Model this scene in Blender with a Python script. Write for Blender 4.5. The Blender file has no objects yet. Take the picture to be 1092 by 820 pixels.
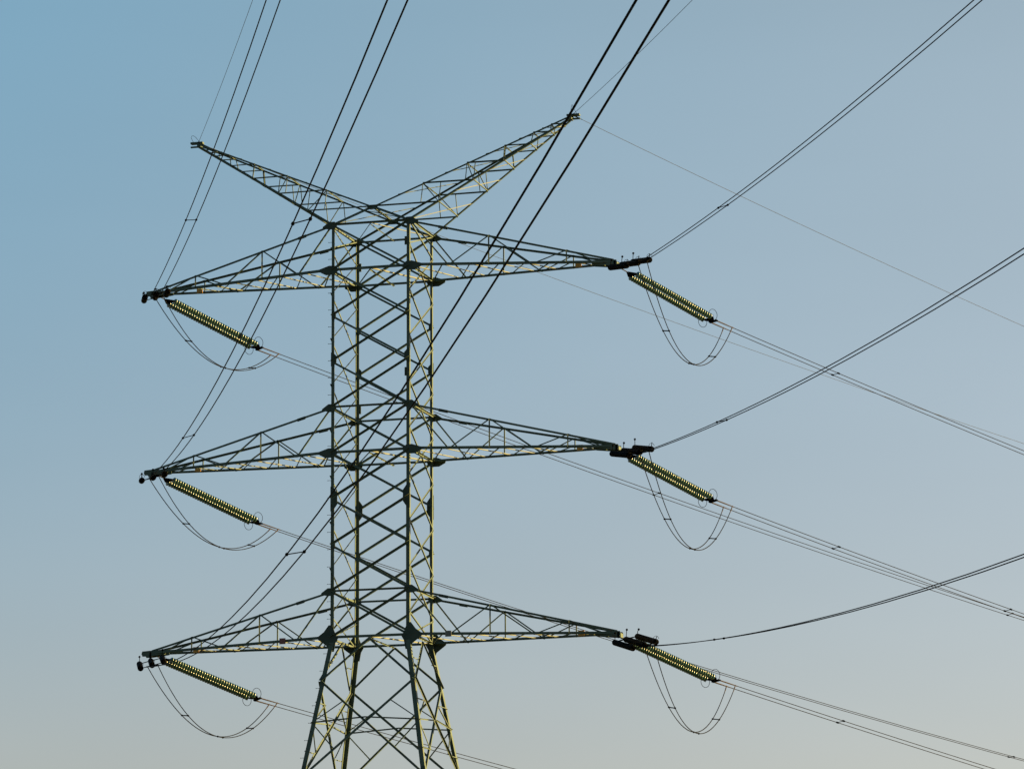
import bpy, math, random
from mathutils import Vector as V, Matrix
random.seed(7)
R = math.radians
S = bpy.context.scene
COL = S.collection

# ------------------------------------------------------------------ camera
cam_d = bpy.data.cameras.new('camera')
cam = bpy.data.objects.new('camera', cam_d)
COL.objects.link(cam)
cam_d.sensor_width = 36.0
cam_d.lens = 141.07
cam_d.clip_start = 0.5
cam_d.clip_end = 12000.0
YAW, PITCH, ROLL = R(-15.551), R(10.813), R(-0.278)
f = V((math.sin(YAW)*math.cos(PITCH), math.cos(YAW)*math.cos(PITCH), math.sin(PITCH)))
r = V((math.cos(YAW), -math.sin(YAW), 0))
u = r.cross(f)
r2 = r*math.cos(ROLL) + u*math.sin(ROLL)
u2 = -r*math.sin(ROLL) + u*math.cos(ROLL)
m = Matrix((r2, u2, -f)).transposed().to_4x4()
m.translation = V((61.088, -194.555, 1.6))
cam.matrix_world = m
S.camera = cam

# ------------------------------------------------------------------ sky, sun, exposure
SUN_AZ, SUN_EL = 70.0, 13.0            # azimuth clockwise from +Y
SUN_STRENGTH = 5.0
SKY_STRENGTH = 0.05
EXPOSURE = 2.6
S.view_settings.view_transform = 'Standard'
S.view_settings.look = 'None'
S.view_settings.exposure = EXPOSURE
S.view_settings.gamma = 1.0
S.view_settings.use_curve_mapping = False

wd = bpy.data.worlds.new('World')
S.world = wd
wd.use_nodes = True
nt = wd.node_tree
nt.nodes.clear()
N = nt.nodes.new
L = nt.links.new
sky = N('ShaderNodeTexSky')
sky.sky_type = 'NISHITA'
sky.sun_disc = False
sky.sun_elevation = R(SUN_EL)
sky.sun_rotation = R(SUN_AZ)
bg = N('ShaderNodeBackground')
bg.inputs['Strength'].default_value = SKY_STRENGTH
wo = N('ShaderNodeOutputWorld')
L(bg.outputs[0], wo.inputs[0])
# evening haze: the sky's tint drifts with compass bearing and height
TINT = [[(0.462, 0.392, 0.442), (0.531, 0.46, 0.514)], [(0.396, 0.592, 0.61), (0.753, 0.671, 0.575)]]     # [low, high][left, right]
tc = N('ShaderNodeTexCoord')
def dotn(vec):
    d = N('ShaderNodeVectorMath'); d.operation = 'DOT_PRODUCT'
    L(tc.outputs['Generated'], d.inputs[0]); d.inputs[1].default_value = vec
    return d.outputs['Value']
def maprange(s, a, b):
    q = N('ShaderNodeMapRange'); q.clamp = True; q.interpolation_type = 'SMOOTHSTEP'
    q.inputs[1].default_value = a; q.inputs[2].default_value = b
    L(s, q.inputs[0]); return q.outputs[0]
fx = maprange(dotn((0.963, 0.269, 0.0)), -0.24, 0.20)
fz = maprange(dotn((0, 0, 1)), 0.02, 0.38)
def mixc(fac, a, b):
    q = N('ShaderNodeMix'); q.data_type = 'RGBA'; q.clamp_result = False
    L(fac, q.inputs[0])
    for s, i in ((a, 6), (b, 7)):
        if isinstance(s, tuple): q.inputs[i].default_value = (*s, 1)
        else: L(s, q.inputs[i])
    return q.outputs[2]
tint = mixc(fz, mixc(fx, *TINT[0]), mixc(fx, *TINT[1]))
mul = N('ShaderNodeMix'); mul.data_type = 'RGBA'; mul.blend_type = 'MULTIPLY'; mul.clamp_result = False
mul.inputs[0].default_value = 1.0
L(sky.outputs[0], mul.inputs[6]); L(tint, mul.inputs[7])
hz = N('ShaderNodeTexNoise'); hz.inputs['Scale'].default_value = 5.0; hz.inputs['Detail'].default_value = 4
hm = N('ShaderNodeMapping'); hm.inputs['Scale'].default_value = (1, 1, 3.5)
L(tc.outputs['Generated'], hm.inputs['Vector']); L(hm.outputs[0], hz.inputs['Vector'])
hr = N('ShaderNodeMapRange'); hr.inputs[1].default_value = .3; hr.inputs[2].default_value = .7; hr.inputs[3].default_value = .975; hr.inputs[4].default_value = 1.025
L(hz.outputs['Fac'], hr.inputs[0])
sc = N('ShaderNodeVectorMath'); sc.operation = 'SCALE'
L(mul.outputs[2], sc.inputs[0]); L(hr.outputs[0], sc.inputs['Scale'])
L(sc.outputs[0], bg.inputs['Color'])

sl = bpy.data.lights.new('sun', 'SUN')
sl.energy = SUN_STRENGTH
sl.angle = R(0.53)
sl.color = (1.0, 0.64, 0.21)
sun = bpy.data.objects.new('sun', sl)
COL.objects.link(sun)
sd = V((math.sin(R(SUN_AZ))*math.cos(R(SUN_EL)), math.cos(R(SUN_AZ))*math.cos(R(SUN_EL)), math.sin(R(SUN_EL))))
sun.rotation_euler = sd.to_track_quat('Z', 'Y').to_euler()

# ------------------------------------------------------------------ materials
def noise_mat(name, c0, c1, scale, rough=0.5, spec=0.5, metallic=0.0, bump=0.0, speck=None, detail=5.0):
    mt = bpy.data.materials.new(name); mt.use_nodes = True
    t = mt.node_tree; b = t.nodes['Principled BSDF']
    co = t.nodes.new('ShaderNodeTexCoord')
    nz = t.nodes.new('ShaderNodeTexNoise'); nz.inputs['Scale'].default_value = scale; nz.inputs['Detail'].default_value = detail
    t.links.new(co.outputs['Object'], nz.inputs['Vector'])
    rp = t.nodes.new('ShaderNodeValToRGB')
    rp.color_ramp.elements[0].position = 0.35; rp.color_ramp.elements[0].color = (*c0, 1)
    rp.color_ramp.elements[1].position = 0.68; rp.color_ramp.elements[1].color = (*c1, 1)
    t.links.new(nz.outputs['Fac'], rp.inputs[0])
    out = rp.outputs[0]
    if speck:
        n2 = t.nodes.new('ShaderNodeTexNoise'); n2.inputs['Scale'].default_value = scale*6; n2.inputs['Detail'].default_value = 3
        t.links.new(co.outputs['Object'], n2.inputs['Vector'])
        r2_ = t.nodes.new('ShaderNodeValToRGB')
        r2_.color_ramp.elements[0].position = 0.60; r2_.color_ramp.elements[0].color = (0, 0, 0, 1)
        r2_.color_ramp.elements[1].position = 0.70; r2_.color_ramp.elements[1].color = (1, 1, 1, 1)
        t.links.new(n2.outputs['Fac'], r2_.inputs[0])
        mx = t.nodes.new('ShaderNodeMix'); mx.data_type = 'RGBA'
        t.links.new(r2_.outputs[0], mx.inputs[0]); t.links.new(out, mx.inputs[6]); mx.inputs[7].default_value = (*speck, 1)
        out = mx.outputs[2]
    t.links.new(out, b.inputs['Base Color'])
    b.inputs['Roughness'].default_value = rough
    b.inputs['Metallic'].default_value = metallic
    b.inputs['Specular IOR Level'].default_value = spec
    return mt

STEEL = noise_mat('green_painted_steel', (0.028, 0.051, 0.044), (0.047, 0.073, 0.059), 0.9, rough=0.6, spec=0.2, speck=(0.046, 0.036, 0.022))
PLATE = noise_mat('green_painted_plate', (0.016, 0.030, 0.026), (0.030, 0.046, 0.038), 1.4, rough=0.65, spec=0.15, speck=(0.04, 0.03, 0.02))
GLASS = noise_mat('green_toughened_glass', (0.024, 0.064, 0.064), (0.036, 0.084, 0.080), 3.0, rough=0.3, spec=0.5)
GLASS.node_tree.nodes['Principled BSDF'].inputs['Transmission Weight'].default_value = 0.05
CAPM = noise_mat('galvanised_cap', (0.075, 0.092, 0.094), (0.13, 0.15, 0.145), 9.0, rough=0.55, metallic=0.0, spec=0.3)
BROWN = noise_mat('dark_brown_porcelain', (0.002, 0.0022, 0.0026), (0.004, 0.004, 0.0045), 4.0, rough=0.6, spec=0.05)
FIT = noise_mat('dark_fitting_steel', (0.002, 0.0025, 0.003), (0.004, 0.0045, 0.005), 6.0, rough=1.0, spec=0.0)
RUST = noise_mat('rust_brown_sleeve', (0.007, 0.0045, 0.004), (0.013, 0.008, 0.006), 5.0, rough=0.7, spec=0.15)
WIRE = noise_mat('weathered_dark_conductor', (0.002, 0.0028, 0.0045), (0.0035, 0.0045, 0.007), 2.0, rough=0.8, spec=0.04)
GWIRE = noise_mat('grey_earth_wire', (0.014, 0.017, 0.022), (0.022, 0.026, 0.032), 2.0, rough=0.7, spec=0.12)
OWIRE = noise_mat('brown_grey_conductor', (0.004, 0.0045, 0.006), (0.007, 0.0075, 0.009), 2.0, rough=0.8, spec=0.05)
ORANGE = noise_mat('orange_plate_paint', (0.25, 0.125, 0.006), (0.33, 0.165, 0.012), 7.0, rough=0.5)
REDP = noise_mat('red_brown_plate_paint', (0.06, 0.012, 0.012), (0.09, 0.018, 0.016), 7.0, rough=0.5)
GREYP = noise_mat('grey_plate_paint', (0.04, 0.05, 0.05), (0.07, 0.08, 0.08), 7.0, rough=0.5)
CONC = noise_mat('footing_concrete', (0.28, 0.27, 0.25), (0.40, 0.39, 0.36), 2.0, rough=0.9, spec=0.2)
FIELD = noise_mat('dry_grass_field', (0.040, 0.058, 0.026), (0.085, 0.085, 0.042), 0.02, rough=0.95, spec=0.1, speck=(0.05, 0.06, 0.025), detail=9)

# ------------------------------------------------------------------ mesh helpers
class MB:
    def __init__(s): s.v = []; s.f = []; s.mi = []; s.sm = []
    def add(s, vs, fs, mi=0, smooth=False):
        o = len(s.v); s.v += [V(q) for q in vs]
        for q in fs:
            s.f.append([i+o for i in q]); s.mi.append(mi); s.sm.append(smooth)
    def build(s, name, mats, parent=None, origin=None):
        me = bpy.data.meshes.new(name)
        o0 = V(origin) if origin is not None else (parent_origin(parent) if parent else V((0, 0, 0)))
        me.from_pydata([q-o0 for q in s.v], [], s.f)
        for mm in (mats if isinstance(mats, (list, tuple)) else [mats]): me.materials.append(mm)
        for p, a, b in zip(me.polygons, s.mi, s.sm): p.material_index = a; p.use_smooth = b
        me.update()
        ob = bpy.data.objects.new(name, me); COL.objects.link(ob)
        if parent:
            ob.parent = parent
            ob.location = o0 - parent_origin(parent)
        else: ob.location = o0
        ORIG[ob.name] = o0
        return ob
ORIG = {}
def parent_origin(o): return ORIG[o.name]
def empty(name, loc, label, cat, group=None):
    o = bpy.data.objects.new(name, None); COL.objects.link(o)
    o.location = loc; o.empty_display_size = 0.5
    ORIG[o.name] = V(loc)
    o['label'] = label; o['category'] = cat
    if group: o['group'] = group
    return o

def ang(mb, p0, p1, w, n1, n2, t=None, mi=0):
    """rolled L-angle bar from p0 to p1 with its heel on the line"""
    p0 = V(p0); p1 = V(p1); t = t or max(0.012, w*0.13)
    a = (p1-p0).normalized()
    n1 = V(n1); n1 = (n1 - a*n1.dot(a)).normalized()
    n2 = V(n2); n2 = (n2 - a*n2.dot(a)); n2 = (n2 - n1*n2.dot(n1)).normalized()
    cs = [V((0, 0, 0)), n1*w, n1*w+n2*t, n1*t+n2*t, n2*w+n1*t, n2*w]
    if n1.cross(n2).dot(a) < 0: cs = cs[::-1]
    vs = [p0+c for c in cs]+[p1+c for c in cs]
    fs = [[i, (i+1) % 6, (i+1) % 6+6, i+6] for i in range(6)]
    fs += [[5, 4, 3, 2, 1, 0], [6, 7, 8, 9, 10, 11]]
    mb.add(vs, fs, mi)

def brace(mb, p0, p1, w, N, off=0.0, flip=1, n2=None):
    """angle bar lying in a face with outward normal N"""
    w *= 1.10
    p0 = V(p0); p1 = V(p1); N = V(N).normalized(); a = (p1-p0).normalized()
    s = a.cross(N).normalized()*flip
    ang(mb, p0+N*off-s*w*.5, p1+N*off-s*w*.5, w, s, n2 or -N*(1 if off <= 0 else -1))

def plate(mb, pts, N, t, mi=0):
    N = V(N).normalized(); pts = [V(q) for q in pts]; n = len(pts)
    nn = (pts[1]-pts[0]).cross(pts[2]-pts[1])
    if nn.dot(N) < 0: pts = pts[::-1]
    vs = [q+N*t*.5 for q in pts]+[q-N*t*.5 for q in pts]
    fs = [list(range(n)), list(range(2*n-1, n-1, -1))]+[[i, i+n, (i+1) % n+n, (i+1) % n] for i in range(n)]
    mb.add(vs, fs, mi)

def frame(a):
    a = V(a).normalized()
    b = a.cross(V((0, 0, 1)))
    if b.length < 1e-3: b = V((1, 0, 0))
    b.normalize(); return a, b, a.cross(b).normalized()*-1     # axis, side, up-ish

def tube(mb, pts, rad, seg=6, mi=0, cap=True, smooth=True):
    pts = [V(q) for q in pts]; n = len(pts); vs = []; fs = []
    a = (pts[1]-pts[0]).normalized(); _, b, c = frame(a)
    for i, q in enumerate(pts):
        t = (pts[min(i+1, n-1)]-pts[max(i-1, 0)]).normalized()
        b = (b-t*b.dot(t)).normalized(); c = t.cross(b)
        rr = rad[i] if isinstance(rad, (list, tuple)) else rad
        for k in range(seg):
            an = 2*math.pi*k/seg; vs.append(q+b*math.cos(an)*rr+c*math.sin(an)*rr)
    for i in range(n-1):
        for k in range(seg):
            k2 = (k+1) % seg; fs.append([i*seg+k, i*seg+k2, (i+1)*seg+k2, (i+1)*seg+k])
    mb.add(vs, fs, mi, smooth)
    if cap: mb.add(vs[:seg], [list(range(seg))[::-1]], mi); mb.add(vs[-seg:], [list(range(seg))], mi)

def ball(mb, c, rad, mi=0):
    c = V(c); vs = []; fs = []; nu, nv = 8, 5
    for j in range(nv+1):
        th = math.pi*j/nv
        for i in range(nu):
            ph = 2*math.pi*i/nu
            vs.append(c+V((math.sin(th)*math.cos(ph), math.sin(th)*math.sin(ph), math.cos(th)))*rad)
    for j in range(nv):
        for i in range(nu): fs.append([j*nu+i, (j+1)*nu+i, (j+1)*nu+(i+1) % nu, j*nu+(i+1) % nu])
    mb.add(vs, fs, mi, True)

def boxo(mb, c, ax, ay, az, hx, hy, hz, mi=0):
    c = V(c); vs = []
    for sz in (-1, 1):
        for sx, sy in ((-1, -1), (1, -1), (1, 1), (-1, 1)): vs.append(c+V(ax)*hx*sx+V(ay)*hy*sy+V(az)*hz*sz)
    mb.add(vs, [[3, 2, 1, 0], [4, 5, 6, 7], [0, 1, 5, 4], [1, 2, 6, 5], [2, 3, 7, 6], [3, 0, 4, 7]], mi)

# ------------------------------------------------------------------ ground
g = MB()
gp = [(V((math.cos(2*math.pi*k/96), math.sin(2*math.pi*k/96), 0))) for k in range(96)]
rings = [0, 30, 120, 400, 1500, 6000]
gv = [V((0, 0, 0))]
for rr in rings[1:]:
    gv += [q*rr for q in gp]
gf = [[0, 1+k, 1+(k+1) % 96] for k in range(96)]
for j in range(len(rings)-2):
    for k in range(96):
        gf.append([1+j*96+k, 1+(j+1)*96+k, 1+(j+1)*96+(k+1) % 96, 1+j*96+(k+1) % 96])
g.add(gv, gf)
go = g.build('ground', FIELD); go['kind'] = 'structure'

# ------------------------------------------------------------------ pylon
H = 2.1                                 # half width of the shaft
ZB = [27.217, 36.727, 46.281]           # bottom chord levels, low / middle / top
ZT = [29.600, 39.105, 48.680]           # top chord levels
SPL = 0.169
def half(z): return H if z >= ZB[0] else H+SPL*(ZB[0]-z)
def corner(sx, sy, z): h = half(z); return V((sx*h, sy*h, z))
pylon = empty('lattice_pylon', (0, 0, 0), 'tall dark green steel lattice pylon with three pairs of arms and a raised V top', 'pylon')

SPLICE = [34.35, 41.6, 31.9]
for sx, sy in ((-1, -1), (1, -1), (-1, 1), (1, 1)):
    mb = MB()
    segs = [(ZT[2]+.12, 41.6, .155), (41.6, 34.35, .17), (34.35, ZB[0], .185), (ZB[0], 13.4, .23), (13.4, 0.25, .26)]
    for za, zb_, w in segs:
        ang(mb, corner(sx, sy, za), corner(sx, sy, zb_), w, (-sx, 0, 0), (0, -sy, 0))
    leg = mb.build('leg', STEEL, pylon)
    # splice plates
    for zc, hh, ww in ((34.35, .64, .37), (41.6, .36, .30), (20.0, .5, .36)):
        q = MB(); c = corner(sx, sy, zc); d = (corner(sx, sy, zc+1)-corner(sx, sy, zc-1)).normalized()
        plate(q, [c+V((sx*.02, sy*.013, 0))+d*hh*k+V((-sx*w_, 0, 0)) for k, w_ in ((-1, .0), (-.55, -.0), (.55, -.0), (1, .0), (1, .12), (.45, ww), (-.45, ww), (-1, .12))], (0, sy, 0), .02)
        q.build('splice_plate', PLATE, leg)
    if sy*sx < 0:
        for zc in ((47.6, 40.75) if sy < 0 else (47.3, 39.7)):
            q = MB(); boxo(q, corner(sx, sy, zc)+V((-sx*.20, sy*.02, 0)), (1, 0, 0), (0, 1, 0), (0, 0, 1), .055, .02, .22); q.build('bracket_plate', PLATE, leg)
    if (sx, sy) == (-1, -1):
        z = 1.5; k = 0
        while z < ZT[2]-.3:
            q = MB(); c = corner(sx, sy, z); d = V((-1, 0, 0)) if k % 2 == 0 else V((0, -1, 0))
            o = c + (V((0, .09, 0)) if k % 2 == 0 else V((.09, 0, 0)))
            tube(q, [o-d*.03, o+d*.20], .011, 6); tube(q, [o+d*.19, o+d*.21], .02, 6)
            q.build('step_bolt', FIT, leg); z += .445; k += 1
    q = MB(); c = corner(sx, sy, 0)
    tube(q, [c+V((0, 0, -.4)), c+V((0, 0, .3))], [.75, .55], 20, smooth=False); q.build('footing', CONC, pylon)

FACES = [((-1, -1), (1, -1), V((0, -1, 0))), ((-1, 1), (1, 1), V((0, 1, 0))), ((-1, -1), (-1, 1), V((-1, 0, 0))), ((1, -1), (1, 1), V((1, 0, 0)))]
# shaft panels: nine equal storeys
levels = [ZB[0]]
for a, b, n in ((ZB[0], ZT[0], 1), (ZT[0], ZB[1], 3), (ZB[1], ZT[1], 1), (ZT[1], ZB[2], 3), (ZB[2], ZT[2], 1)):
    levels += [a+(b-a)*(i+1)/n for i in range(n)]
for ia, (ca, cb, N_) in enumerate(FACES):
    main = ia < 2
    if main:
        for z0, z1 in zip(levels[:-1], levels[1:]):
            for (c0, c1, off) in ((ca, cb, .016), (cb, ca, -.03)):
                q = MB(); brace(q, corner(*c0, z0), corner(*c1, z1), .105 if z0 < ZB[1] else .095, N_, off, 1 if off > 0 else -1)
                q.build('diagonal_brace', STEEL, pylon)
    else:
        zs = [ZB[0]] + [(a+b)/2 for a, b in zip(levels[:-1], levels[1:])] + [ZT[2]]
        for k, (z0, z1) in enumerate(zip(zs[:-1], zs[1:])):
            for (c0, c1, off, w) in ((cb, ca, .014, .062), (ca, cb, -.03, .055)):
                q = MB(); brace(q, corner(*c0, z0), corner(*c1, z1), w, N_, off, 1 if off > 0 else -1, V((-1, 0, 0)) if off > 0 else V((1, 0, 0)))
                q.build('diagonal_brace', STEEL, pylon)
    for z in ZB+ZT:
        if main and z in ZB: continue               # the arm chords run through here
        q = MB(); brace(q, corner(*ca, z), corner(*cb, z), .085, N_, .03); q.build('horizontal_strut', STEEL, pylon)
    # gusset plates at the arm levels
    for z in ZB+ZT:
        if not main: continue
        for c in (ca, cb):
            o = corner(*c, z)+N_*.032; s = c[0]; q = MB()
            if z == ZB[0]: pr = [(1.0, .0), (.95, -.1), (.25, -.62), (.05, -1.05), (-.3, -1.05), (-.42, -.4), (-.62, -.05), (-.45, .2), (-.15, .95), (.12, .95), (.5, .45), (.98, .1)]
            elif z in ZB: pr = [(.98, .02), (.95, -.1), (.45, -.36), (-.2, -.36), (-.5, -.1), (-.5, .12), (-.25, .34), (.2, .36), (.95, .12)]
            else: pr = [(.62, -.2), (.6, -.1), (.18, .2), (-.2, .2), (-.36, .05), (-.36, -.16), (-.15, -.3), (.2, -.3)]
            gk = .68 if z == ZB[0] else .68 if z in ZB else .8
            plate(q, [o+V((s*x*gk, 0, y*gk)) for x, y in pr], N_, .02)
            q.build('gusset_plate', PLATE, pylon)
    # small gussets where the diagonals meet the leg
    if main:
        for i, z in enumerate(levels):
            if z in ZB+ZT or abs(z-34.35) < .6: continue
            for c in (ca, cb):
                o = corner(*c, z)+N_*.003; q = MB(); s = -c[0]
                plate(q, [o+V((s*x, 0, y)) for x, y in ((.0, -.2), (.17, -.2), (.24, -.08), (.24, .08), (.17, .2), (.0, .2))], N_, .018)
                q.build('node_plate', PLATE, pylon)
# plan bracing inside the shaft
for z in ZB+ZT[2:]:
    lo = z-.05
    mid_n, mid_f = V((0, -H, lo)), V((0, H, lo))
    for a, b in ((mid_n, mid_f), (corner(-1, 1, lo), mid_n), (corner(1, 1, lo), mid_n)):
        q = MB(); brace(q, a, b, .06 if z in ZB else .035, (0, 0, 1), -.02 if a is mid_n else .02); q.build('plan_brace', STEEL, pylon)
# splayed lower body
lows = [ZB[0], 25.0, 20.0, 13.4, 6.6, 0.3]
for ia, (ca, cb, N_) in enumerate(FACES):
    main = ia < 2
    w = .10 if main else .085
    def P(c, z): return corner(*c, z)
    def mid(z): return (P(ca, z)+P(cb, z))/2
    def add(a, b, w_, off=.016, flip=1, nm='lower_brace'):
        q = MB(); brace(q, a, b, w_, N_, off, flip); q.build(nm, STEEL, pylon)
    top = mid(ZB[0]-.1)
    add(top, P(ca, 25.0), w); add(top, P(cb, 25.0), w, .018, -1)
    for c in (() if main else (ca, cb)):                         # redundants of the top bay
        hz = P(c, 26.1); dgn = top.lerp(P(c, 25.0), .5); add(hz, dgn, .045, -.02)
    for z0, z1 in zip(lows[1:-1], lows[2:]):
        h0, h1 = half(z0), half(z1); t = h0/(h0+h1); zx = z0+(z1-z0)*t
        big = z1 < 5
        add(P(ca, z0), P(cb, z1), w+.01, .016); add(P(cb, z0), P(ca, z1), w+.01, -.03, -1)
        X = P(ca, z0).lerp(P(cb, z1), t)
        XX = X+V((0, 0, .2))
        add(P(ca, zx), XX, .06, .03); add(XX, P(cb, zx), .06, .03)
        for c, o in ((ca, cb), (cb, ca)):
            add(P(c, zx), P(c, z0).lerp(P(o, z1), t*.5), .05, -.02)
            add(P(c, zx), P(c, z1).lerp(P(o, z0), (1-t)*.52), .05, -.02)
            if main: continue
            za = z0+(zx-z0)*.5; add(P(c, za), P(c, z0).lerp(P(o, z1), t*.5), .045, .02)
            zc = z1+(zx-z1)*.5; add(P(c, zc), P(c, z1).lerp(P(o, z0), (1-t)*.5), .045, .02)
# ---- cross arms
XT = 12.45
FR = [0.0, .19, .39, .59, .77, .94]
def crossarm(i, s):
    zb_, zt_ = ZB[i], ZT[i]
    mb = MB(); br = []
    tipn = lambda sy, top: V((s*XT, sy*.26, zb_+(.06 if top else -.13)-(.08 if s < 0 else 0)))
    for sy in (-1, 1):
        cb0, ct0 = V((s*H, sy*H, zb_)), V((s*H, sy*H, zt_))
        ang(mb, cb0, tipn(sy, 0), .125, (0, -sy, 0), (0, 0, 1))
        ang(mb, ct0, tipn(sy, 1), .105, (0, -sy, 0), (0, 0, -1))
    # chords through the shaft
    if s > 0:
        for sy in (-1, 1):
            ang(mb, V((-H, sy*(H+.012), zb_-.02)), V((H, sy*(H+.012), zb_-.02)), .12, (0, -sy, 0), (0, 0, 1))
    # tip box
    for sy in (-1, 1):
        c = V((s*(XT+(.36 if s < 0 else 0)), sy*.285, zb_-(.26 if s < 0 else .18)))
        plate(mb, [c+V((s*x, 0, z)) for x, z in ((-1.15, .02), (-1.15, .17), (-.3, .22), (.14, .19), (.18, .05), (.12, -.08), (-.25, -.08))], (0, sy, 0), .022)
    boxo(mb, (s*(XT+.12), 0, zb_-.20), (1, 0, 0), (0, 1, 0), (0, 0, 1), .05, .26, .12)
    boxo(mb, (s*(XT-.55), 0, zb_-.14), (1, 0, 0), (0, 1, 0), (0, 0, 1), .04, .26, .08)
    arm = mb.build('cross_arm', STEEL, pylon)
    for sy in (-1, 1):
        N_ = V((0, sy, 0))
        bt = lambda t: V((s*H, sy*H, zb_)).lerp(tipn(sy, 0), t)
        tp = lambda t: V((s*H, sy*H, zt_)).lerp(tipn(sy, 1), t)
        for a, b, w in ((tp(0), bt(.19), .065), (bt(.19), tp(.39), .06), (tp(.39), bt(.6), .06), (bt(.6), tp(.77), .055), (tp(.77), bt(.95), .05)):
            q = MB(); brace(q, a, b, w, N_, -.02); q.build('arm_diagonal', STEEL, arm)
        for t, w in ((.39, .055), (.77, .05)):
            q = MB(); brace(q, bt(t), tp(t), w, N_, .014); q.build('arm_post', STEEL, arm)
        q = MB(); c = V((s*H, sy*H, zt_)).lerp(tipn(sy, 1), .165); dd = (tipn(sy, 1)-V((s*H, sy*H, zt_))).normalized()
        boxo(q, c+V((0, sy*.012, -.07)), dd, (0, 1, 0), dd.cross(V((0, 1, 0))), .24, .02, .075); q.build('splice_plate', PLATE, arm)
    nb = lambda t: V((s*H, -H, zb_)).lerp(tipn(-1, 0), t)
    fb = lambda t: V((s*H, H, zb_)).lerp(tipn(1, 0), t)
    F2 = [0, .16, .30, .44, .57, .69, .80, .90]
    for k in range(len(F2)-1):
        a0, a1 = F2[k], F2[k+1]
        for (p, q2, off) in (((nb, fb, .016), (fb, nb, .05))[k % 2],):
            q = MB(); ang(q, p(a0)+V((0, 0, off)), q2(a1)+V((0, 0, off)), .06, (0, 0, 1), (-s if k % 2 else s, 0, 0)); q.build('arm_lacing', STEEL, arm)
        if k < 5:
            p, q2, off = ((fb, nb, .05), (nb, fb, .016))[k % 2]
            q = MB(); ang(q, p(a0)+V((0, 0, off)), q2(a1)+V((0, 0, off)), .05, (0, 0, 1), (s, 0, 0)); q.build('arm_lacing', STEEL, arm)
    # marker plates hung on the far bottom chord
    def marker(t, mat, lab, far):
        c = (fb if far else nb)(t)+V((0, -.10 if not far else -.14, .17 if far else .04)); q = MB()
        boxo(q, c, (1, 0, 0), (0, 1, 0), (0, 0, 1), .16, .012, .15)
        boxo(q, c+V((0, .03, .1)), (1, 0, 0), (0, 1, 0), (0, 0, 1), .03, .03, .05)
        o = q.build('marker_plate', mat, arm); o['label'] = lab
    marker(.80 if s > 0 else .79, ORANGE, 'orange marker plate', True)
    if i == 0 and s < 0: marker(.26, REDP, 'dark red marker plate', False)
    if i == 0 and s > 0: marker(.19, GREYP, 'grey marker plate', False)
    return arm
for i in range(3):
    for s in (-1, 1): crossarm(i, s)

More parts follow.
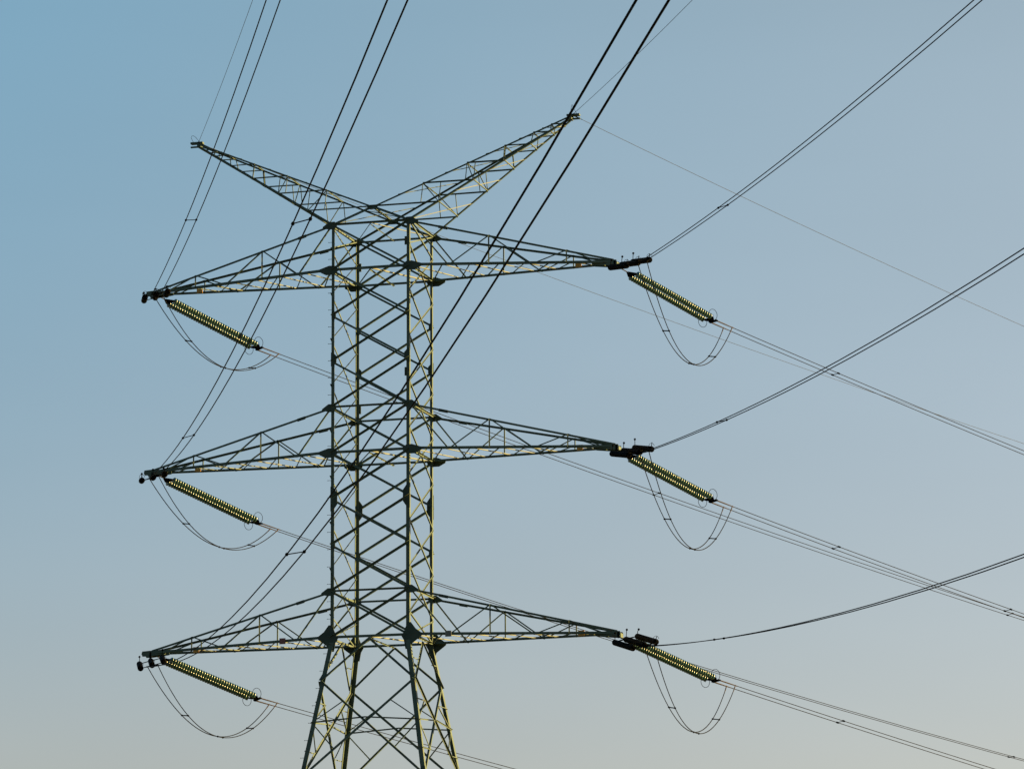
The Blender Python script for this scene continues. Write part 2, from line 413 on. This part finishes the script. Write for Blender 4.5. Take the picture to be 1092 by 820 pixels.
# ---- raised earth-wire arms: each top chord crosses over to the opposite leg
EX, EZ = 10.25, 54.157
def earth_arm(s):
    mb = MB(); z0 = ZT[2]; parts = []
    tipu = lambda sy: V((s*EX, sy*.20, EZ-.05))
    tipl = lambda sy: V((s*(EX-.12), sy*.20, EZ-.30))
    for sy in (-1, 1):
        near = V((s*H, sy*H, z0)); opp = V((-s*H, sy*(H-.03*s), z0+.02))
        ang(mb, near, tipl(sy), .10, (0, -sy, .7*sy if s < 0 else 0), (0, 0, 1))
        ang(mb, opp, tipu(sy), .085, (0, -sy, 0), (0, 0, -1))
    boxo(mb, (s*(EX+.06), 0, EZ-.02), (1, 0, 0), (0, 1, 0), (0, 0, 1), .34, .13, .05)
    boxo(mb, (s*(EX-.1), 0, EZ-.2), (1, 0, 0), (0, 1, 0), (0, 0, 1), .10, .21, .07)
    boxo(mb, (s*(EX+.22), 0, EZ-.22), (1, 0, 0), (0, 1, 0), (0, 0, 1), .20, .04, .04)
    arm = mb.build('earth_wire_arm', STEEL, pylon)
    def up(sy, z):
        a, b = V((-s*H, sy*H, z0)), tipu(sy); return a.lerp(b, (z-a.z)/(b.z-a.z))
    def lw(sy, z):
        a, b = V((s*H, sy*H, z0)), tipl(sy); return a.lerp(b, min(1, max(0, (z-a.z)/(b.z-a.z))))
    zs = [49.62, 50.75, 51.75, 52.6, 53.25, 53.65]
    for sy in (-1, 1):
        N_ = V((0, sy, 0))
        for k, z in enumerate(zs):
            q = MB(); brace(q, up(sy, z), lw(sy, z), .065 if k < 3 else .05, N_, .012); q.build('arm_strut', STEEL, arm)
            if k+1 < len(zs):
                q = MB(); brace(q, lw(sy, zs[k]), up(sy, zs[k+1]), .045, N_, -.02); q.build('arm_diagonal', STEEL, arm)
        q = MB(); brace(q, lw(sy, z0+.02), up(sy, zs[0]), .05, N_, -.02); q.build('arm_diagonal', STEEL, arm)
    for sy in (-1, 1):                                            # short hangers between the struts and the chords
        N_ = V((0, sy, 0))
        for k in range(len(zs)-2):
            a = up(sy, zs[k+1]); e0, e1 = up(sy, zs[k]), lw(sy, zs[k]); t = (a.x-e0.x)/(e1.x-e0.x)
            if 0 < t < 1:
                q = MB(); brace(q, a, e0.lerp(e1, t), .04, N_, .02); q.build('arm_hanger', STEEL, arm)
            a = lw(sy, zs[k]); e0, e1 = up(sy, zs[k+1]), lw(sy, zs[k+1]); t = (a.x-e0.x)/(e1.x-e0.x)
            if 0 < t < 1:
                q = MB(); brace(q, a, e0.lerp(e1, t), .04, N_, -.02); q.build('arm_hanger', STEEL, arm)
    for fn, nm in ((up, 1), (lw, -1)):
        for k, z in enumerate(zs):
            q = MB(); brace(q, fn(-1, z), fn(1, z), .045, (0, 0, nm), .0); q.build('arm_lacing', STEEL, arm)
            if k+1 < len(zs):
                za = (zs[k]+zs[k+1])/2; zb2 = (zs[k+1]+zs[min(k+2, len(zs)-1)])/2
                q = MB(); ang(q, fn(-1, za), fn(1, zb2), .04 if s > 0 else .03, (0, 0, 1), (s, 0, 0)); q.build('arm_lacing', STEEL, arm)
        z = ZT[2]+.02
        q = MB(); ang(q, fn(-1, z), fn(1, (zs[0]+zs[1])/2), .04, (0, 0, 1), (s, 0, 0)); q.build('arm_lacing', STEEL, arm)
    return arm
for s in (-1, 1): earth_arm(s)
for sy in (-1, 1):                                                # plates where the two top chords cross
    fr = H/(EX+H); y = sy*(H+(.2-H)*fr); z = ZT[2]+(EZ-.05-ZT[2])*fr
    q = MB(); c = V((0, y+sy*.02, z-.02))
    plate(q, [c+V((x, 0, zz)) for x, zz in ((-.3, -.14), (.3, -.14), (.26, .1), (-.26, .1))], (0, sy, 0), .02); q.build('gusset_plate', PLATE, pylon)

# ------------------------------------------------------------------ line hardware
LEV = {'L': 0, 'M': 1, 'T': 2}
LW = {'L': 'lowest', 'M': 'middle', 'T': 'top'}
SW = {'L': 'left', 'R': 'right'}
#  end of the string, bearing, rise, sag, spacing, tilt   (span 350 m)
SPAN = 350.0
WIRES = {
 'inLL': [[-10.095, -6.335, 25.603], 156.646, 10.541, 13.086, 0.502, -0.087],
 'inLR': [[15.489, -6.338, 25.628], 156.707, 15.301, 13.904, 0.431, -0.059],
 'inML': [[-10.146, -6.357, 35.192], 157.109, -2.975, 11.048, 0.453, -0.136],
 'inMR': [[15.367, -6.388, 35.15], 157.799, 1.282, 10.935, 0.428, -0.104],
 'inTL': [[-10.104, -6.339, 44.694], 156.728, 4.059, 12.03, 0.445, -0.024],
 'inTR': [[15.375, -6.385, 44.67], 157.73, -6.675, 9.278, 0.415, -0.137],
 'inEL': [[-10.25, 0.0, 54.157], 156.165, 15.376, 11.328, 0.45, 0.0],
 'inER': [[10.25, 0.0, 54.157], 156.318, -1.888, 9.721, 0.45, 0.0],
 'outLL': [[-8.853, 6.203, 25.201], 33.971, -6.541, 12.493, -0.455, -0.085],
 'outLR': [[16.228, 5.428, 25.195], 34.069, -15.447, 11.253, -0.453, -0.046],
 'outML': [[-8.851, 6.224, 34.611], 33.885, -5.839, 14.335, -0.448, 0.028],
 'outMR': [[16.209, 5.457, 34.511], 33.772, -3.125, 15.199, -0.454, -0.042],
 'outTL': [[-8.867, 6.141, 44.135], 34.161, -22.799, 10.338, -0.455, -0.054],
 'outTR': [[16.318, 5.582, 44.001], 33.968, -16.536, 12.913, -0.452, -0.018],
 'outEL': [[-10.25, 0.0, 54.157], 34.06, -15.269, 10.635, -0.45, 0.0],
 'outER': [[10.25, 0.0, 54.157], 33.76, -12.907, 15.397, -0.45, 0.0],
}
SPACERS = {'inTL': [32.3], 'inML': [37.6, 99.6], 'inLL': [87.7], 'inTR': [23.9], 'inMR': [23.0], 'inLR': [18.6],
           'outTR': [8.9, 34], 'outMR': [8.9, 22.2], 'outLR': [8.9, 34], 'outTL': [28.8, 58.7], 'outML': [28.8, 58.7], 'outLL': [40]}
def wpt(key, dist, k):
    E, b, rise, sag, sep, tilt = WIRES[key]
    b = R(b); d = V((math.sin(b), math.cos(b), 0)); t = dist/SPAN
    kk = k if key.startswith('out') else -k
    p = V(E)+d*dist; p.z = E[2]+rise*t-4*sag*t*(1-t)
    return p+V((d.y, -d.x, 0))*sep*.5*kk+V((0, 0, tilt*.5*kk))
DS = [0, .5, 1, 2, 3, 4.5, 6, 8, 10, 13, 16, 20, 24, 28, 33, 38, 44, 50, 57, 64, 72, 80, 89, 98, 108, 118, 128, 139, 150, 162, 175, 190, 205, 222, 240, 260, 280, 300, 325, 350]

# one glass disc, shared by every string
def lathe(mb, prof, seg, mi, smooth=True):
    vs = []; fs = []
    for rr, zz in prof:
        for k in range(seg):
            an = 2*math.pi*k/seg; vs.append((rr*math.cos(an), rr*math.sin(an), zz))
    for j in range(len(prof)-1):
        for k in range(seg):
            fs.append([j*seg+k, j*seg+(k+1) % seg, (j+1)*seg+(k+1) % seg, (j+1)*seg+k])
    mb.add(vs, fs, mi, smooth)
def make_disc(name, k, body, cap):
    dm = MB()
    lathe(dm, [(.160*k, .0), (.162*k, .012), (.148*k, .034), (.11*k, .056), (.06, .070)][::-1], 22, 0)
    lathe(dm, [(.162*k, .012), (.154*k, -.016), (.136*k, -.018), (.128*k, .012), (.108*k, .010), (.10*k, -.022), (.082*k, -.022), (.074*k, .012), (.03, .012)], 22, 0)
    lathe(dm, [(.0, .128), (.040, .128), (.052, .112), (.060, .06), (.0605, .055)], 14, 1)
    lathe(dm, [(.018, .012), (.018, -.05), (.0, -.05)], 8, 1)
    me = bpy.data.meshes.new(name)
    me.from_pydata([tuple(q) for q in dm.v], [], dm.f)
    me.materials.append(body); me.materials.append(cap)
    for p, a, b in zip(me.polygons, dm.mi, dm.sm): p.material_index = a; p.use_smooth = b
    return me
DISC_GLASS = make_disc('glass_disc', 1.0, GLASS, CAPM)
DISC_DARK = make_disc('dark_disc', .94, BROWN, FIT)

def disc_string(parent, a, b, n, disc_me):
    """pin-and-cap discs threaded from a (tower side) to b"""
    a = V(a); b = V(b); d = (b-a).normalized(); L_ = (b-a).length
    mb = MB(); tube(mb, [a, b], .016, 6)
    st = mb.build('disc_string', FIT, parent, origin=a)
    rot = (-d).to_track_quat('Z', 'X')
    for k in range(n):
        o = bpy.data.objects.new('insulator_disc', disc_me); COL.objects.link(o)
        o.parent = st; o.location = d*(L_*(k+.5)/n); o.rotation_mode = 'QUATERNION'; o.rotation_quaternion = rot
    return st

def ring(mb, c, a, b, rad, t=.016, a0=0, a1=2*math.pi):
    tube(mb, [V(c)+V(a)*math.cos(an)*rad+V(b)*math.sin(an)*rad for an in [a0+(a1-a0)*k/26 for k in range(27)]], t, 6)

def tri_plate(mb, apex, base_c, side, hw, d, up, t=.03):
    apex = V(apex); base_c = V(base_c)
    plate(mb, [apex-d*.08+side*.06, apex-d*.08-side*.06, base_c-side*(hw+.06)-d*.06, base_c-side*(hw+.06)+d*.06, base_c+side*(hw+.06)+d*.06, base_c+side*(hw+.06)-d*.06], up, t)

for key in [k for k in WIRES if k[-2] != 'E']:
    out = key.startswith('out'); lv, sd_ = key[-2], key[-1]
    s = -1 if sd_ == 'L' else 1; zb_ = ZB[LEV[lv]]
    E = V(WIRES[key][0])
    xt = s*XT+ (.0 if out else 0)
    A = V((xt+s*.05, .28, zb_-.22)) if out else V((xt+s*.05, -.28, zb_-(.50 if s < 0 else .30)))
    d = (E-A).normalized(); LEN = (E-A).length
    _, side, up = frame(d)
    if side.dot(V((1, 0, 0))) < 0: side = -side
    if up.z < 0: up = -up
    where = '%s tip of %s cross-arm' % (SW[sd_], LW[lv])
    if out:
        root = empty('insulator_assembly', A, 'green glass double insulator string sloping from %s' % where, 'insulator', 'glass insulator strings leading away from the pylon')
        nd, nstr, hw, pitch = 35, 2, .275, (.167 if s < 0 else .151)
        side = (side+V((0, 0, .10))).normalized()
    else:
        root = empty('insulator_assembly', A, 'dark triple insulator string seen end-on at %s' % where, 'insulator', 'insulator strings facing the viewer at the arm tips')
        nd, nstr, hw, pitch = 26, 3, .60, .168
        side = (side+V((0, 0, .28))).normalized()
    slen = nd*pitch
    s1 = LEN-slen-(.45 if out else .70)
    Y1 = A+d*(s1-.02); Y2 = A+d*(s1+slen+.08)
    # link
    mb = MB(); tube(mb, [A, A+d*max(.1, s1-.3)], .028, 8); ball(mb, A, .06)
    boxo(mb, A+V((0, 0, .10 if out else .12)), (1, 0, 0), (0, 1, 0), (0, 0, 1), .05, .03, .14 if out else .15)
    mb.build('link_rod', RUST if out else FIT, root)
    mb = MB(); tri_plate(mb, A+d*max(.1, s1-.34), Y1, side, hw, d, up); mb.build('yoke_plate', FIT, root)
    mb = MB(); tri_plate(mb, A+d*(s1+slen+.36), Y2, side, hw, -d, up); mb.build('yoke_plate', FIT, root)
    offs = [-hw, hw] if nstr == 2 else [-hw, 0, hw]
    for k, o in enumerate(offs):
        a0 = A+d*s1+side*o; b0 = A+d*(s1+slen)+side*o
        disc_string(root, a0, b0, nd, DISC_GLASS if out else DISC_DARK)
        if out:
            sg = 1 if o > 0 else -1
            q = MB(); c = b0+d*(.10 if sg > 0 else -.05)+up*(.16*sg)-d*(.0)
            ring(q, c, d, up, .29, .013, -.9 if sg > 0 else math.pi-.4, 2*math.pi-1.5 if sg > 0 else 3*math.pi-1.2)
            tube(q, [b0+d*.12, c-up*.1*sg+d*.05, c+up*.02*sg], .010, 5); q.build('grading_ring', FIT, root)
        else:
            for (c, hgt, bl) in ((a0+d*.1, .50, True), (b0-d*.05, .36, False)):
                q = MB(); tip = c+V((s*random.uniform(-.02, .06), 0, hgt*random.uniform(.7, 1.0))); tube(q, [c, c+V((0, 0, hgt*.5)), tip], .018, 6)
                if bl: ball(q, tip, .06)
                else: ring(q, c+V((0, 0, .16)), V((1, 0, 0))*side.x+V((0, 1, 0))*side.y, V((0, 0, 1)), .14, .010, 0, 4.6)
                q.build('arcing_horn', FIT, root)
    mb = MB()                                                     # small bar that carries both conductors
    p0, p1 = wpt(key, 0, -1), wpt(key, 0, 1)
    ed = (p1-p0).normalized()
    boxo(mb, E-d*.03, ed, d, ed.cross(d).normalized(), (p1-p0).length*.5+.06, .07, .03)
    tube(mb, [A+d*(s1+slen+.4), E], .03, 8); mb.build('clamp_bar', FIT, root)

    # conductors
    if out:
        cr = empty('conductor_bundle', E, 'twin conductors falling right from insulators of %s' % where, 'power line', 'twin conductors leaving the pylon')
    else:
        lab = 'twin black conductors climbing towards viewer from %s' % where
        if lv == 'L' and sd_ == 'L': lab = 'thickest twin black conductors climbing towards viewer from %s' % where
        cr = empty('conductor_bundle', E, lab, 'power line', 'twin conductors coming towards the viewer')
    rad = .019 if out else .0205
    for k in (-1, 1):
        mb = MB(); tube(mb, [wpt(key, x, k) for x in DS], rad, 7); c_ = mb.build('conductor', OWIRE if out else WIRE, cr)
        mb = MB(); tube(mb, [wpt(key, x, k) for x in (-.02, .6, 1.25)], [.034, .034, .024], 8); mb.build('dead_end_sleeve', RUST if out else FIT, c_)
    for x in SPACERS.get(key, []):
        mb = MB(); a0, b0 = wpt(key, x, -1), wpt(key, x, 1); dd = (wpt(key, x+.5, 1)-wpt(key, x-.5, 1)).normalized()
        tube(mb, [a0, b0], .017, 6)
        for c in (a0, b0): tube(mb, [c-dd*.10, c-dd*.05, c+dd*.05, c+dd*.10], [.03, .05, .05, .03], 8)
        mb.build('spacer', FIT, cr)

# jumper loops
SAGJ = {'TL': 2.15, 'ML': 2.2, 'LL': 2.6, 'TR': 3.4, 'MR': 3.4, 'LR': 3.25}
for n, sg in SAGJ.items():
    lv, sd_ = n
    P0 = wpt('in'+n, .35, 0); P1 = wpt('out'+n, 1.02, 0)
    where = '%s tip of %s cross-arm' % (SW[sd_], LW[lv])
    root = empty('jumper_loop', (P0+P1)/2, 'slack twin-cable jumper loop drooping below %s' % where, 'cable loop', 'jumper loops under the arm tips')
    def jp(t, k):
        a = wpt('in'+n, .35+.1*k, k); b = wpt('out'+n, 1.02+.10*k, -k)
        c = (wpt('in'+n, .35, 0).lerp(wpt('out'+n, 1.02, 0), t))
        p = a.lerp(b, t); p = c+(p-c)*(1-.45*math.sin(math.pi*t)); p.z -= 4*(sg+.05*k)*t*(1-t)
        return p
    for k in (-1, 1):
        mb = MB(); tube(mb, [jp(t/40, k) for t in range(41)], .023, 6); c_ = mb.build('jumper_cable', WIRE, root)
        q = MB()
        tube(q, [jp(1, k)+V((0, 0, .02)), jp(.985, k), jp(.965, k)], [.03, .03, .022], 6); q.build('terminal', RUST, c_)
    for t in (.26, .55, .80):
        mb = MB(); a, b = jp(t, -1), jp(t, 1); tube(mb, [a, b], .030, 6)
        for c in (a, b): ball(mb, c, .052)
        mb.build('spacer', FIT, root)

# earth wires
for key in ('inEL', 'inER', 'outEL', 'outER'):
    s = SW[key[-1]]; E = V(WIRES[key][0])
    lab = ('thin earth wire rising from the %s raised arm tip to the top edge' if key.startswith('in') else 'thin faint earth wire falling right from the %s raised arm tip') % s
    root = empty('earth_wire', E, lab, 'earth wire', 'thin earth wires at the tips of the raised arms')
    mb = MB(); tube(mb, [wpt(key, x, 0) for x in DS], .011, 6); w_ = mb.build('wire', GWIRE, root)
    mb = MB(); tube(mb, [wpt(key, x, 0) for x in (0, .35, .7)], [.035, .03, .014], 8); mb.build('dead_end_clamp', FIT, root)
for s in (-1, 1):
    sw = 'left' if s < 0 else 'right'
    root = empty('earth_jumper', (s*EX, 0, EZ), 'small bent earth lead standing on the %s raised arm tip' % sw, 'cable loop', 'earth leads on the raised arm tips')
    mb = MB(); c = V((s*(EX+.05), 0, EZ+.03))
    if s < 0: pts = [c+V((-.20, -.1, 0)), c+V((-.33, -.08, .26)), c+V((-.31, -.04, .36)), c+V((-.23, 0, .38)), c+V((-.12, .04, .30)), c+V((.03, .1, .10))]
    else: pts = [c+V((-.06, -.3, 0)), c+V((-.03, -.28, .3)), c+V((.0, -.22, .46)), c+V((.02, .05, .30)), c+V((.16, .25, .02))]
    tube(mb, pts, .010, 6); mb.build('earth_lead', FIT, root)

S.render.engine = 'CYCLES'
